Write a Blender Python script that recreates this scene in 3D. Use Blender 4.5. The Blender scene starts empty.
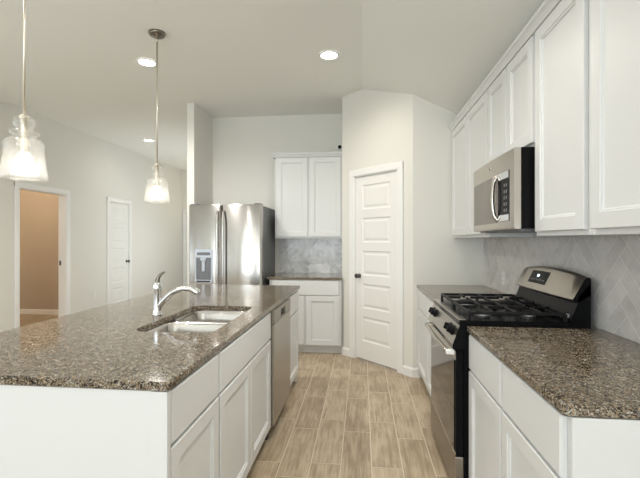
import bpy, bmesh, math, random
from mathutils import Vector, Matrix
random.seed(7)
SC = bpy.context.scene
COL = SC.collection
R = math.radians

# ------------------------------------------------------------------ camera, world, lights, exposure
cam = bpy.data.cameras.new('camera')
cam.sensor_width = 36.0
cam.lens = 404 * 36 / 640
cam.shift_y = 1 / 640
cam.clip_start = 0.05
camo = bpy.data.objects.new('camera', cam)
camo.location = (0, 0, 1.355)
camo.rotation_euler = (R(90), 0, R(5.94))
COL.objects.link(camo)
SC.camera = camo

world = bpy.data.worlds.new('world')
SC.world = world
world.use_nodes = True
bg = world.node_tree.nodes['Background']
bg.inputs['Color'].default_value = (0.86, 0.93, 1.0, 1)
bg.inputs['Strength'].default_value = 1.2

SC.view_settings.view_transform = 'Standard'
SC.view_settings.look = 'None'
SC.view_settings.gamma = 1.0
SC.view_settings.use_curve_mapping = False
SC.view_settings.exposure = 0.42

def area(name, loc, direction, sx, sy, watts, color):
    l = bpy.data.lights.new(name, 'AREA')
    l.shape = 'RECTANGLE'; l.size = sx; l.size_y = sy
    l.energy = watts; l.color = color
    o = bpy.data.objects.new(name, l)
    o.location = loc
    o.rotation_euler = Vector(direction).to_track_quat('-Z', 'Y').to_euler()
    COL.objects.link(o)
    return o
FILL_COL = (0.88, 0.955, 1.0)
PW = dict(world=.6, rear=18, rear_up=25, left=2, left_up=8, hall=29, kit=48, kit_left=148, near=37, hall_can=10, end=3, pendant=2.5, aisle=96)
bg.inputs['Strength'].default_value = PW['world']
# added fill lights at unseen, made-up rear and left windows (level and tilted up),
# and one added fill light in the hall
ADDED_REAR_WIN = [(-3.9, -2.5), (-2.1, -0.7), (-0.5, 0.8)]
ADDED_LEFT_WIN = [(-3.3, -1.9), (-1.3, 0.1), (0.7, 2.1)]
for (x0, x1) in ADDED_REAR_WIN:
    if PW['rear']: area('window_daylight', ((x0 + x1) / 2, -4.02, 1.35), (0, 1, 0), x1 - x0 - .06, 2.0, PW['rear'], FILL_COL)
    if PW['rear_up']: area('window_ground_light', ((x0 + x1) / 2, -4.0, 1.35), (0, 1, 1.5), x1 - x0 - .06, 1.9, PW['rear_up'], FILL_COL)
for (y0, y1) in ADDED_LEFT_WIN:
    if PW['left']: area('window_daylight', (-4.42, (y0 + y1) / 2, 1.35), (1, 0, 0), y1 - y0 - .06, 2.0, PW['left'], FILL_COL)
    if PW['left_up']: area('window_ground_light', (-4.40, (y0 + y1) / 2, 1.35), (1, 0, 1.5), y1 - y0 - .06, 1.9, PW['left_up'], FILL_COL)
area('hall_daylight', (-2.30, 7.6, 1.3), (-1, 0, 0.6), 1.6, 2.0, PW['hall'], (0.93, 0.985, 1.0))  # added fill beside the wing wall, which has no opening here

# ------------------------------------------------------------------ materials
def nodes_of(name):
    m = bpy.data.materials.new(name)
    m.use_nodes = True
    nt = m.node_tree
    return m, nt, nt.nodes['Principled BSDF'], nt.links

def mat(name, col, rough=0.5, metal=0.0, bump=0.0, bscale=200, spec=0.5, coat=0.0):
    m, nt, b, L = nodes_of(name)
    b.inputs['Base Color'].default_value = (*col, 1)
    b.inputs['Roughness'].default_value = rough
    b.inputs['Metallic'].default_value = metal
    b.inputs['Specular IOR Level'].default_value = spec
    b.inputs['Coat Weight'].default_value = coat
    tc = nt.nodes.new('ShaderNodeTexCoord')
    nz = nt.nodes.new('ShaderNodeTexNoise')
    nz.inputs['Scale'].default_value = bscale
    nz.inputs['Detail'].default_value = 3
    L.new(tc.outputs['Object'], nz.inputs['Vector'])
    if bump:
        bp = nt.nodes.new('ShaderNodeBump')
        bp.inputs['Strength'].default_value = bump
        bp.inputs['Distance'].default_value = 0.002
        L.new(nz.outputs['Fac'], bp.inputs['Height'])
        L.new(bp.outputs['Normal'], b.inputs['Normal'])
    return m

def emit(name, col, strength):
    m, nt, b, L = nodes_of(name)
    b.inputs['Base Color'].default_value = (*col, 1)
    b.inputs['Emission Color'].default_value = (*col, 1)
    b.inputs['Emission Strength'].default_value = strength
    return m

M = {}
M['wall'] = mat('wall_paint', (0.775, 0.765, 0.715), 0.85, bump=.25, bscale=160)
M['ceiling'] = mat('ceiling_paint', (0.85, 0.86, 0.82), 0.9, bump=.35, bscale=90)
M['trim'] = mat('trim_paint', (0.87, 0.87, 0.855), 0.4)
M['cab'] = mat('cabinet_paint', (0.72, 0.73, 0.728), 0.38)
M['door'] = mat('door_paint', (0.85, 0.845, 0.82), 0.42)
M['white'] = mat('white_plastic', (0.85, 0.85, 0.84), 0.35)
M['black'] = mat('black_enamel', (0.006, 0.006, 0.007), 0.2, spec=.07)
M['iron'] = mat('cast_iron', (0.008, 0.008, 0.009), 0.5, bump=.3, bscale=400, spec=.25)
M['dark'] = mat('dark_slot', (0.01, 0.01, 0.01), 0.6)
M['bodygrey'] = mat('appliance_grey', (0.16, 0.165, 0.175), 0.42, 0.3)
M['chrome'] = mat('chrome', (0.82, 0.83, 0.85), 0.09, 1.0)
M['nickel'] = mat('dark_nickel', (0.23, 0.21, 0.18), 0.28, 1.0)
M['rod'] = mat('satin_nickel', (0.74, 0.69, 0.60), 0.3, 1.0)
M['knobdark'] = mat('door_hardware', (0.12, 0.115, 0.11), 0.3, 1.0)
M['glassdark'] = mat('oven_glass', (0.02, 0.017, 0.015), 0.06, 0.0, spec=0.9)
M['mwglass'] = mat('microwave_glass', (0.16, 0.14, 0.118), 0.12, 0.7)
M['panelblue'] = mat('dispenser_panel', (0.50, 0.54, 0.60), 0.3, 0.5)
M['grout'] = mat('grout', (0.86, 0.85, 0.83), 0.9)
M['floorgrout'] = mat('floor_grout', (0.70, 0.62, 0.50), 0.9)
M['burner'] = mat('burner_aluminium', (0.6, 0.6, 0.6), 0.4, 0.8)
M['lamp'] = emit('lamp_lens', (1.0, 0.93, 0.82), 14)
M['bulb'] = emit('pendant_bulb', (1.0, 0.94, 0.86), 6)
M['display'] = emit('display_digits', (0.75, 0.9, 1.0), 1.2)
M['toe'] = mat('toe_kick_paint', (0.74, 0.735, 0.715), 0.5)
M['shadowbox'] = mat('dim_plastic', (0.17, 0.175, 0.19), 0.4, 0.3)

def steel(name, col, rough, axis=2, aniso=0.0):
    """brushed stainless steel: fine streaks along one axis"""
    m, nt, b, L = nodes_of(name)
    b.inputs['Metallic'].default_value = 1.0
    b.inputs['Base Color'].default_value = (*col, 1)
    tc = nt.nodes.new('ShaderNodeTexCoord')
    mp = nt.nodes.new('ShaderNodeMapping')
    s = [260, 260, 260]; s[axis] = 2.0
    mp.inputs['Scale'].default_value = s
    nz = nt.nodes.new('ShaderNodeTexNoise'); nz.inputs['Scale'].default_value = 1.0
    nz.inputs['Detail'].default_value = 2
    mr = nt.nodes.new('ShaderNodeMapRange')
    mr.inputs['To Min'].default_value = rough - .02; mr.inputs['To Max'].default_value = rough + .02
    L.new(tc.outputs['Object'], mp.inputs['Vector']); L.new(mp.outputs['Vector'], nz.inputs['Vector'])
    L.new(nz.outputs['Fac'], mr.inputs['Value']); L.new(mr.outputs['Result'], b.inputs['Roughness'])
    if aniso:
        tg = nt.nodes.new('ShaderNodeTangent'); tg.direction_type = 'RADIAL'; tg.axis = 'Z'
        b.inputs['Anisotropic'].default_value = aniso
        b.inputs['Anisotropic Rotation'].default_value = 0.25
        L.new(tg.outputs[0], b.inputs['Tangent'])
    return m
M['steel'] = steel('stainless_steel', (0.52, 0.505, 0.485), 0.19, 0, 0.88)
M['steelh'] = steel('stainless_steel_horizontal', (0.50, 0.465, 0.415), 0.25, 1)
M['steeldw'] = steel('stainless_steel_dull', (0.42, 0.39, 0.345), 0.34, 0, 0.6)
M['steelc'] = steel('stainless_steel_console', (0.47, 0.435, 0.385), 0.30, 1)
M['steeld'] = steel('stainless_steel_drawer', (0.36, 0.33, 0.29), 0.38, 1)
M['sink'] = steel('sink_steel', (0.56, 0.54, 0.51), 0.24, 1)

def granite():
    m, nt, b, L = nodes_of('granite')
    N = nt.nodes.new
    tc = N('ShaderNodeTexCoord')
    # wobble the coordinates so the grains are not round cells
    nz = N('ShaderNodeTexNoise'); nz.inputs['Scale'].default_value = 70; nz.inputs['Detail'].default_value = 2
    L.new(tc.outputs['Object'], nz.inputs['Vector'])
    mx = N('ShaderNodeMixRGB'); mx.blend_type = 'LINEAR_LIGHT'; mx.inputs['Fac'].default_value = 0.008
    L.new(tc.outputs['Object'], mx.inputs['Color1']); L.new(nz.outputs['Color'], mx.inputs['Color2'])
    v = N('ShaderNodeTexVoronoi'); v.inputs['Scale'].default_value = 240
    L.new(mx.outputs['Color'], v.inputs['Vector'])
    sep = N('ShaderNodeSeparateColor'); L.new(v.outputs['Color'], sep.inputs['Color'])
    n2 = N('ShaderNodeTexNoise'); n2.inputs['Scale'].default_value = 34; n2.inputs['Detail'].default_value = 3
    L.new(tc.outputs['Object'], n2.inputs['Vector'])
    add = N('ShaderNodeMath'); add.operation = 'MULTIPLY_ADD'
    L.new(n2.outputs['Fac'], add.inputs[0]); add.inputs[1].default_value = 0.85; add.inputs[2].default_value = -0.425
    a2 = N('ShaderNodeMath'); a2.operation = 'ADD'
    L.new(sep.outputs['Red'], a2.inputs[0]); L.new(add.outputs[0], a2.inputs[1])
    r = N('ShaderNodeValToRGB'); r.color_ramp.interpolation = 'CONSTANT'
    e = r.color_ramp.elements
    e[0].position = 0; e[0].color = (0.010, 0.009, 0.008, 1)
    e[1].position = 0.19; e[1].color = (0.06, 0.048, 0.036, 1)
    for p, c in ((.34, (.145, .113, .080, 1)), (.50, (.24, .183, .122, 1)), (.68, (.335, .265, .182, 1)),
                 (.81, (.15, .142, .132, 1)), (.90, (.35, .31, .25, 1)), (.975, (.46, .44, .40, 1))):
        x = e.new(p); x.color = c
    L.new(a2.outputs[0], r.inputs['Fac'])
    L.new(r.outputs['Color'], b.inputs['Base Color'])
    b.inputs['Roughness'].default_value = 0.10
    b.inputs['Specular IOR Level'].default_value = 0.4
    return m
M['granite'] = granite()

def plank_floor():
    m, nt, b, L = nodes_of('wood_look_tile')
    N = nt.nodes.new
    at = N('ShaderNodeAttribute'); at.attribute_name = 'tint'
    tc = N('ShaderNodeTexCoord')
    off = N('ShaderNodeVectorMath'); off.operation = 'MULTIPLY_ADD'
    L.new(at.outputs['Vector'], off.inputs[0]); off.inputs[1].default_value = (37, 91, 0)
    L.new(tc.outputs['Object'], off.inputs[2])
    mp = N('ShaderNodeMapping'); mp.inputs['Scale'].default_value = (46, 3.4, 1)
    L.new(off.outputs[0], mp.inputs['Vector'])
    nz = N('ShaderNodeTexNoise'); nz.inputs['Scale'].default_value = 1.0; nz.inputs['Detail'].default_value = 7
    nz.inputs['Roughness'].default_value = 0.68; nz.inputs['Distortion'].default_value = 0.6
    L.new(mp.outputs[0], nz.inputs['Vector'])
    mp2 = N('ShaderNodeMapping'); mp2.inputs['Scale'].default_value = (9, 4, 1)
    L.new(off.outputs[0], mp2.inputs['Vector'])
    nb = N('ShaderNodeTexNoise'); nb.inputs['Scale'].default_value = 1.0; nb.inputs['Detail'].default_value = 3
    L.new(mp2.outputs[0], nb.inputs['Vector'])
    s = N('ShaderNodeMath'); s.operation = 'MULTIPLY_ADD'
    L.new(nb.outputs['Fac'], s.inputs[0]); s.inputs[1].default_value = 0.5; L.new(nz.outputs['Fac'], s.inputs[2])
    s2 = N('ShaderNodeMath'); s2.operation = 'MULTIPLY_ADD'
    L.new(at.outputs['Fac'], s2.inputs[0]); s2.inputs[1].default_value = 0.20; L.new(s.outputs[0], s2.inputs[2])
    r = N('ShaderNodeValToRGB')
    e = r.color_ramp.elements
    e[0].position = 0.45; e[0].color = (0.21, 0.152, 0.096, 1)
    e[1].position = 1.05; e[1].color = (0.55, 0.45, 0.325, 1)
    x = e.new(.8); x.color = (0.39, 0.302, 0.205, 1)
    L.new(s2.outputs[0], r.inputs['Fac'])
    L.new(r.outputs['Color'], b.inputs['Base Color'])
    b.inputs['Roughness'].default_value = 0.42
    bp = N('ShaderNodeBump'); bp.inputs['Strength'].default_value = 0.15; bp.inputs['Distance'].default_value = 0.002
    L.new(nz.outputs['Fac'], bp.inputs['Height']); L.new(bp.outputs[0], b.inputs['Normal'])
    return m
M['plank'] = plank_floor()

def tile_mat(name, lo, hi, rough, bump):
    m, nt, b, L = nodes_of(name)
    N = nt.nodes.new
    at = N('ShaderNodeAttribute'); at.attribute_name = 'tint'
    tc = N('ShaderNodeTexCoord')
    off = N('ShaderNodeVectorMath'); off.operation = 'MULTIPLY_ADD'
    L.new(at.outputs['Vector'], off.inputs[0]); off.inputs[1].default_value = (17, 31, 23)
    L.new(tc.outputs['Object'], off.inputs[2])
    nz = N('ShaderNodeTexNoise'); nz.inputs['Scale'].default_value = 9; nz.inputs['Detail'].default_value = 5
    nz.inputs['Distortion'].default_value = 0.8
    L.new(off.outputs[0], nz.inputs['Vector'])
    s2 = N('ShaderNodeMath'); s2.operation = 'MULTIPLY_ADD'
    L.new(at.outputs['Fac'], s2.inputs[0]); s2.inputs[1].default_value = 0.30; L.new(nz.outputs['Fac'], s2.inputs[2])
    r = N('ShaderNodeValToRGB')
    e = r.color_ramp.elements
    e[0].position = 0.35; e[0].color = (*lo, 1)
    e[1].position = 0.95; e[1].color = (*hi, 1)
    L.new(s2.outputs[0], r.inputs['Fac']); L.new(r.outputs['Color'], b.inputs['Base Color'])
    b.inputs['Roughness'].default_value = rough
    bp = N('ShaderNodeBump'); bp.inputs['Strength'].default_value = bump; bp.inputs['Distance'].default_value = 0.004
    L.new(nz.outputs['Fac'], bp.inputs['Height']); L.new(bp.outputs[0], b.inputs['Normal'])
    return m
M['tile'] = tile_mat('grey_wall_tile', (0.47, 0.46, 0.44), (0.74, 0.725, 0.70), 0.3, 0.25)
M['tilegloss'] = tile_mat('glossy_grey_wall_tile', (0.36, 0.36, 0.355), (0.90, 0.90, 0.89), 0.10, 1.0)

def thin_glass():
    m, nt, b, L = nodes_of('clear_ribbed_glass')
    N = nt.nodes.new
    nt.nodes.remove(b)
    out = nt.nodes['Material Output']
    tr = N('ShaderNodeBsdfTransparent'); tr.inputs['Color'].default_value = (0.97, 0.97, 0.96, 1)
    gl = N('ShaderNodeBsdfGlossy'); gl.inputs['Roughness'].default_value = 0.05
    fr = N('ShaderNodeLayerWeight'); fr.inputs['Blend'].default_value = 0.25
    ml = N('ShaderNodeMath'); ml.operation = 'MULTIPLY_ADD'; ml.inputs[1].default_value = 0.45; ml.inputs[2].default_value = 0.02
    L.new(fr.outputs['Facing'], ml.inputs[0])
    tl = N('ShaderNodeBsdfTranslucent'); tl.inputs['Color'].default_value = (0.95, 0.94, 0.92, 1)
    mx = N('ShaderNodeMixShader'); mx2 = N('ShaderNodeMixShader'); mx2.inputs['Fac'].default_value = 0.065
    L.new(tr.outputs[0], mx2.inputs[1]); L.new(tl.outputs[0], mx2.inputs[2])
    L.new(ml.outputs[0], mx.inputs['Fac']); L.new(mx2.outputs[0], mx.inputs[1]); L.new(gl.outputs[0], mx.inputs[2])
    L.new(mx.outputs[0], out.inputs['Surface'])
    return m
M['glass'] = thin_glass()

# ------------------------------------------------------------------ mesh helpers
class Frame:
    """u along the width, n out of the front, z up"""
    def __init__(s, o, u, n):
        s.o, s.u, s.n = Vector(o), Vector(u).normalized(), Vector(n).normalized()
    def p(s, u, n, z):
        return s.o + s.u * u + s.n * n + Vector((0, 0, z))
W = Frame((0, 0, 0), (1, 0, 0), (0, 1, 0))

def box(bm, f, u0, u1, n0, n1, z0, z1, bev=0.0, seg=1):
    vs = [bm.verts.new(f.p(u, n, z)) for z in (z0, z1) for n in (n0, n1) for u in (u0, u1)]
    fs = [bm.faces.new([vs[i] for i in q]) for q in
          ((0, 1, 3, 2), (4, 6, 7, 5), (0, 4, 5, 1), (2, 3, 7, 6), (0, 2, 6, 4), (1, 5, 7, 3))]
    bmesh.ops.recalc_face_normals(bm, faces=fs)
    if bev:
        es = list({e for q in fs for e in q.edges})
        bmesh.ops.bevel(bm, geom=es, offset=bev, segments=seg, affect='EDGES', profile=0.5)

def prism(bm, f, pts, n0, n1, smooth=False):
    """polygon of (u, z) points pulled from n0 to n1"""
    a = [bm.verts.new(f.p(u, n0, z)) for u, z in pts]
    b = [bm.verts.new(f.p(u, n1, z)) for u, z in pts]
    k = len(pts)
    fs = [bm.faces.new(a), bm.faces.new(b[::-1])]
    for i in range(k):
        q = bm.faces.new([a[i], b[i], b[(i + 1) % k], a[(i + 1) % k]])
        q.smooth = smooth
        fs.append(q)
    bmesh.ops.recalc_face_normals(bm, faces=fs)

def loft(bm, loops, cap0=True, cap1=True, smooth=True, closed=True):
    rows = [[bm.verts.new(p) for p in l] for l in loops]
    fs = []
    k = len(rows[0])
    for a, b in zip(rows, rows[1:]):
        for i in range(k if closed else k - 1):
            q = bm.faces.new([a[i], a[(i + 1) % k], b[(i + 1) % k], b[i]])
            q.smooth = smooth; fs.append(q)
    if cap0: fs.append(bm.faces.new(rows[0]))
    if cap1: fs.append(bm.faces.new(rows[-1][::-1]))
    bmesh.ops.recalc_face_normals(bm, faces=fs)
    return rows

def lathe(bm, base, axis, prof, seg=24, cap0=True, cap1=True, rib=0, ribamp=0.0, smooth=True):
    base, axis = Vector(base), Vector(axis).normalized()
    q = axis.to_track_quat('Z', 'Y')
    loops = []
    for r, h in prof:
        l = []
        for i in range(seg):
            a = 2 * math.pi * i / seg
            rr = r * (1 + (ribamp * math.cos(rib * a) if rib else 0))
            l.append(base + q @ Vector((rr * math.cos(a), rr * math.sin(a), h)))
        loops.append(l)
    loft(bm, loops, cap0, cap1, smooth)

def tube(bm, pts, rad, seg=12, cap=True):
    pts = [Vector(p) for p in pts]
    if not isinstance(rad, (list, tuple)): rad = [rad] * len(pts)
    loops = []
    up = None
    for i, p in enumerate(pts):
        t = (pts[min(i + 1, len(pts) - 1)] - pts[max(i - 1, 0)]).normalized()
        if up is None:
            up = t.orthogonal().normalized()
        up = (up - t * up.dot(t)).normalized()
        s = t.cross(up)
        loops.append([p + (up * math.cos(2 * math.pi * k / seg) + s * math.sin(2 * math.pi * k / seg)) * rad[i]
                      for k in range(seg)])
    loft(bm, loops, cap, cap)

def spline(ctrl, n=8):
    """Catmull-Rom through the control points"""
    c = [Vector(p) for p in ctrl]
    c = [c[0] * 2 - c[1]] + c + [c[-1] * 2 - c[-2]]
    out = []
    for i in range(1, len(c) - 2):
        for k in range(n):
            t = k / n
            a, b, d, e = c[i - 1], c[i], c[i + 1], c[i + 2]
            out.append(.5 * ((2 * b) + (d - a) * t + (2 * a - 5 * b + 4 * d - e) * t * t + (3 * b - a - 3 * d + e) * t ** 3))
    out.append(c[-2])
    return out

def rrect(cx, cy, w, h, r, seg=6):
    pts = []
    for (sx, sy, a0) in ((1, 1, 0), (-1, 1, 90), (-1, -1, 180), (1, -1, 270)):
        for i in range(seg + 1):
            a = R(a0 + 90 * i / seg)
            pts.append((cx + sx * (w / 2 - r) + r * math.cos(a), cy + sy * (h / 2 - r) + r * math.sin(a)))
    return pts

def ringpanel(bm, f, u0, u1, z0, z1, rings, back=None, fill=True):
    """rings = [(inset, n)...] from the outside inwards; back = n of the rear face (closes the slab)"""
    def loop(i, n):
        return [f.p(u0 + i, n, z0 + i), f.p(u1 - i, n, z0 + i), f.p(u1 - i, n, z1 - i), f.p(u0 + i, n, z1 - i)]
    L = [loop(i, n) for i, n in rings]
    if back is not None: L = [loop(0, back)] + L
    loft(bm, L, back is not None, fill, smooth=False)

WLOC = {}
def obj(name, bm, m, parent=None, sub=False):
    bm.normal_update()
    if parent is not None:
        o0 = WLOC[parent.name]
    else:
        lo = Vector([min(v.co[i] for v in bm.verts) for i in range(3)])
        hi = Vector([max(v.co[i] for v in bm.verts) for i in range(3)])
        o0 = Vector(((lo.x + hi.x) / 2, (lo.y + hi.y) / 2, lo.z))
    for v in bm.verts: v.co -= o0
    me = bpy.data.meshes.new(name)
    bm.to_mesh(me); bm.free()
    for k in (m if isinstance(m, (list, tuple)) else [m]): me.materials.append(k)
    o = bpy.data.objects.new(name, me)
    COL.objects.link(o)
    if parent is not None: o.parent = parent
    else: o.location = o0
    WLOC[o.name] = o0
    return o

def tag(o, label, cat, group=None):
    o['label'] = label; o['category'] = cat
    if group: o['group'] = group
    return o

def thing(name, loc, label, cat, group=None):
    o = bpy.data.objects.new(name, None)
    o.empty_display_size = .1
    o.location = loc
    COL.objects.link(o)
    WLOC[o.name] = Vector(loc)
    return tag(o, label, cat, group)

def struct(name, bm, m, parent=None):
    o = obj(name, bm, m, parent)
    if parent is None: o['kind'] = 'structure'
    return o

def B(): return bmesh.new()
def B1(f, *a, **k):
    bm = B(); box(bm, f, *a, **k); return bm

def copy_tree(o, parent=None):
    c = o.copy(); COL.objects.link(c)
    if parent is not None: c.parent = parent
    for ch in [x for x in bpy.data.objects if x.parent == o]: copy_tree(ch, c)
    return c

# ------------------------------------------------------------------ key dimensions
XL, XR = -4.47, 1.185            # left wall face, right wall face
YB, YR, YE = 5.42, -4.10, 9.70  # kitchen back wall, rear wall, end wall of the hall
H, SL = 3.05, 0.51              # flat ceiling height, slope of the ceiling over the right side
AX, AY, BX, BY = -0.235, 4.80, 0.50, 4.065   # the angled pantry wall
WX0, WX1, WY = -2.155, -2.062, 4.80            # wing wall beside the refrigerator
T = 0.12

# ------------------------------------------------------------------ floor
bm = B()
lay = bm.verts.layers.float_color.new('tint')
pw, pl, g = 0.183, 0.60, 0.0030
x0 = -0.126 - 42 * pw
for c in range(0, 52):
    xa = x0 + c * pw
    xb = xa + pw
    k = c - 42
    ph = {0: 2.865, 1: 3.03, 2: 2.80, -1: 3.04, -2: 2.88, 3: 2.98}.get(k, 2.86 + (.17 if k % 2 else 0) + random.uniform(-.03, .03))
    ya = ph - 12 * pl
    while ya < YE + .2:
        yb = ya + pl
        ca, cb, da, db = max(xa, -7.7), min(xb, XR + .1), max(ya, YR - .1), min(yb, YE + .2)
        if cb > ca and db > da:
            t = random.random(); t2 = random.random()
            vs = [bm.verts.new(p) for p in ((ca + g, da + g, 0), (cb - g, da + g, 0), (cb - g, db - g, 0), (ca + g, db - g, 0))]
            for v in vs: v[lay] = (t, t2, random.random(), 1)
            tt = (t, t2, t, 1)
            for v in vs: v[lay] = tt
            bm.faces.new(vs)
        ya = yb
vs = [bm.verts.new(p) for p in ((-7.7, YR - .1, -.0015), (XR + .1, YR - .1, -.0015), (XR + .1, YE + .2, -.0015), (-7.7, YE + .2, -.0015))]
q = bm.faces.new(vs); q.material_index = 1
box(bm, W, -7.7, XR + .1, YR - .1, YE + .2, -.12, -.01)
struct('floor', bm, [M['plank'], M['floorgrout']])

# ------------------------------------------------------------------ ceiling
bm = B()
fold = [(-6.0, 3.84), (XL, 4.50), (WX1, 5.55)]
# flat part, up to the crease that runs from the left wall to the wing wall
top = H + .16
def slab(bm, pts, z0, z1):
    a = [bm.verts.new((x, y, z0)) for x, y in pts]; b = [bm.verts.new((x, y, z1)) for x, y in pts]
    fs = [bm.faces.new(a), bm.faces.new(b)]
    for i in range(len(pts)):
        fs.append(bm.faces.new([a[i], a[(i + 1) % len(pts)], b[(i + 1) % len(pts)], b[i]]))
    bmesh.ops.recalc_face_normals(bm, faces=fs)
slab(bm, [(-6, YR - .1), (0, YR - .1), (0, YB + .1), (WX1, YB + .1)] + [fold[2], fold[1], fold[0]][0:3], H, top)
# sloping part
prism(bm, W, [(0, H), (XR + .12, H - SL * (XR + .12)), (XR + .12, H - SL * (XR + .12) + .15), (0, H + .15)], YR - .1, YB + .1)
struct('ceiling', bm, M['ceiling'])
bm = B()
slab(bm, [fold[0], fold[1], fold[2], (WX1, YE + .1), (-6, YE + .1)], H + .045, top)
struct('ceiling_hall', bm, M['ceiling'])

# ------------------------------------------------------------------ walls
def wall_with_holes(bm, f, u0, u1, z1, holes, n0, n1):
    """holes = [(ua, ub, za, zb)] sorted along u"""
    u = u0
    for (a, b, za, zb) in holes:
        box(bm, f, u, a, n0, n1, 0, z1)
        if za > 0: box(bm, f, a, b, n0, n1, 0, za)
        box(bm, f, a, b, n0, n1, zb, z1)
        u = b
    box(bm, f, u, u1, n0, n1, 0, z1)

FL = Frame((XL, 0, 0), (0, 1, 0), (1, 0, 0))      # left wall: u = Y
LD = (4.85, 5.71, 2.05)      # open doorway
CD = (6.75, 7.38, 2.05)      # closet door
bm = B()
wall_with_holes(bm, FL, YR, YE, H + .05, [(a, b, .33, 2.37) for a, b in ADDED_LEFT_WIN] + [(LD[0], LD[1], 0, LD[2]), (CD[0], CD[1], 0, CD[2])], -T, 0)
struct('wall_left', bm, M['wall'])
bm = B(); box(bm, W, XR, XR + T, YR, BY, 0, H - SL * XR)
struct('wall_right', bm, M['wall'])
bm = B(); box(bm, W, WX1, AX, YB, YB + T, 0, H)
struct('wall_back', bm, M['wall'])
bm = B(); box(bm, W, WX0, WX1, WY, YE, 0, H, bev=.004)
struct('wall_wing', bm, M['wall'])
FP = Frame((AX, AY, 0), (1, -1, 0), (-1, -1, 0))  # angled pantry wall: u from the back corner to the front corner
LP = (BX - AX) * math.sqrt(2)
PD = (0.205, 0.855, 2.085)     # pantry door opening
def zc(u):
    x = AX + u / math.sqrt(2)
    return H - SL * max(0, x)
bm = B()
uk = -AX * math.sqrt(2)
prism(bm, FP, [(0, 0), (PD[0], 0), (PD[0], zc(PD[0])), (0, H)], -.10, 0)
prism(bm, FP, [(PD[0], PD[2]), (PD[1], PD[2]), (PD[1], zc(PD[1])), (uk, H), (PD[0], H)], -.10, 0)
prism(bm, FP, [(PD[1], 0), (LP, 0), (LP, zc(LP)), (PD[1], zc(PD[1]))], -.10, 0)
struct('wall_pantry_angled', bm, M['wall'])
bm = B(); box(bm, W, AX, AX + .10, AY + .03, YB, 0, H)
struct('wall_pantry_left', bm, M['wall'])
bm = B()
prism(bm, W, [(BX, 0), (XR, 0), (XR, H - SL * XR), (BX, H - SL * BX)], BY, BY + .10)
struct('wall_pantry_right', bm, M['wall'])
bm = B()
FR_ = Frame((0, YR, 0), (1, 0, 0), (0, 1, 0))
wall_with_holes(bm, FR_, -6.0, XR + T, 2.40, [(a, b, .33, 2.37) for a, b in ADDED_REAR_WIN], -T, 0)
prism(bm, FR_, [(-6, 2.40), (XR + T, 2.40), (0, H), (-6, H)], -T, 0)
struct('wall_rear', bm, M['wall'])
# end wall of the hall, with its door
ED = (-4.385, -3.60, 2.05)
bm = B()
FE = Frame((0, YE, 0), (1, 0, 0), (0, -1, 0))
wall_with_holes(bm, FE, XL, WX0, H + .04, [(ED[0], ED[1], 0, ED[2])], -T, 0)
struct('wall_end', bm, M['wall'])
# small room beyond the open doorway
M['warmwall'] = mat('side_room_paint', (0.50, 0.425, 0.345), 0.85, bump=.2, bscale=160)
bm = B()
box(bm, W, -7.6, XL - T, 6.80, 6.88, 0, 2.75)
box(bm, W, -7.7, -7.6, 4.0, 6.88, 0, 2.75)
box(bm, W, -7.6, XL - T, 3.9, 4.0, 0, 2.75)
struct('wall_side_room', bm, M['warmwall'])
bm = B(); box(bm, W, -7.7, XL - T, 3.9, 6.88, 2.75, 2.83)
struct('ceiling_side_room', bm, M['ceiling'])
for i, (a, b) in enumerate(ADDED_REAR_WIN):
    bm = B()
    for (u0, u1, z0, z1) in ((a, b, .33, .39), (a, b, 2.31, 2.37), (a, a + .06, .33, 2.37), (b - .06, b, .33, 2.37), (a, b, 1.33, 1.37)):
        box(bm, FR_, u0, u1, -.09, -.03, z0, z1)
    struct('window_%d' % (i + 1), bm, M['trim'])  # added rear window, out of view, put in for the fill lights
for i, (a, b) in enumerate(ADDED_LEFT_WIN):
    bm = B()
    for (u0, u1, z0, z1) in ((a, b, .33, .39), (a, b, 2.31, 2.37), (a, a + .06, .33, 2.37), (b - .06, b, .33, 2.37), (a, b, 1.33, 1.37)):
        box(bm, FL, u0, u1, -.09, -.03, z0, z1)
    struct('window_%d' % (i + 4), bm, M['trim'])  # made-up left window, never seen, there to carry side fill

# baseboards
def base_run(name, f, u0, u1):
    bm = B()
    prism2 = [(0, 0), (.014, 0), (.014, .075), (.006, .092), (0, .092)]
    a = [bm.verts.new(f.p(u0, n, z)) for n, z in prism2]; b = [bm.verts.new(f.p(u1, n, z)) for n, z in prism2]
    fs = [bm.faces.new(a), bm.faces.new(b)]
    for i in range(5): fs.append(bm.faces.new([a[i], a[(i + 1) % 5], b[(i + 1) % 5], b[i]]))
    bmesh.ops.recalc_face_normals(bm, faces=fs)
    return struct(name, bm, M['trim'])
CW = .068    # door casing width
base_run('baseboard_left', FL, LD[1] + CW, CD[0] - CW)
base_run('baseboard_left_far', FL, CD[1] + CW, YE)
base_run('baseboard_left_near', FL, YR, LD[0] - CW)
base_run('baseboard_pantry', FP, 0.0, PD[0] - CW)
base_run('baseboard_pantry_corner', FP, PD[1] + CW, LP + .006)
base_run('baseboard_pantry_right', Frame((BX, BY, 0), (1, 0, 0), (0, -1, 0)), -.006, .07)
base_run('baseboard_side_room', Frame((-7.6, 6.80, 0), (1, 0, 0), (0, -1, 0)), 0, 7.6 + XL - T)

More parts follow.
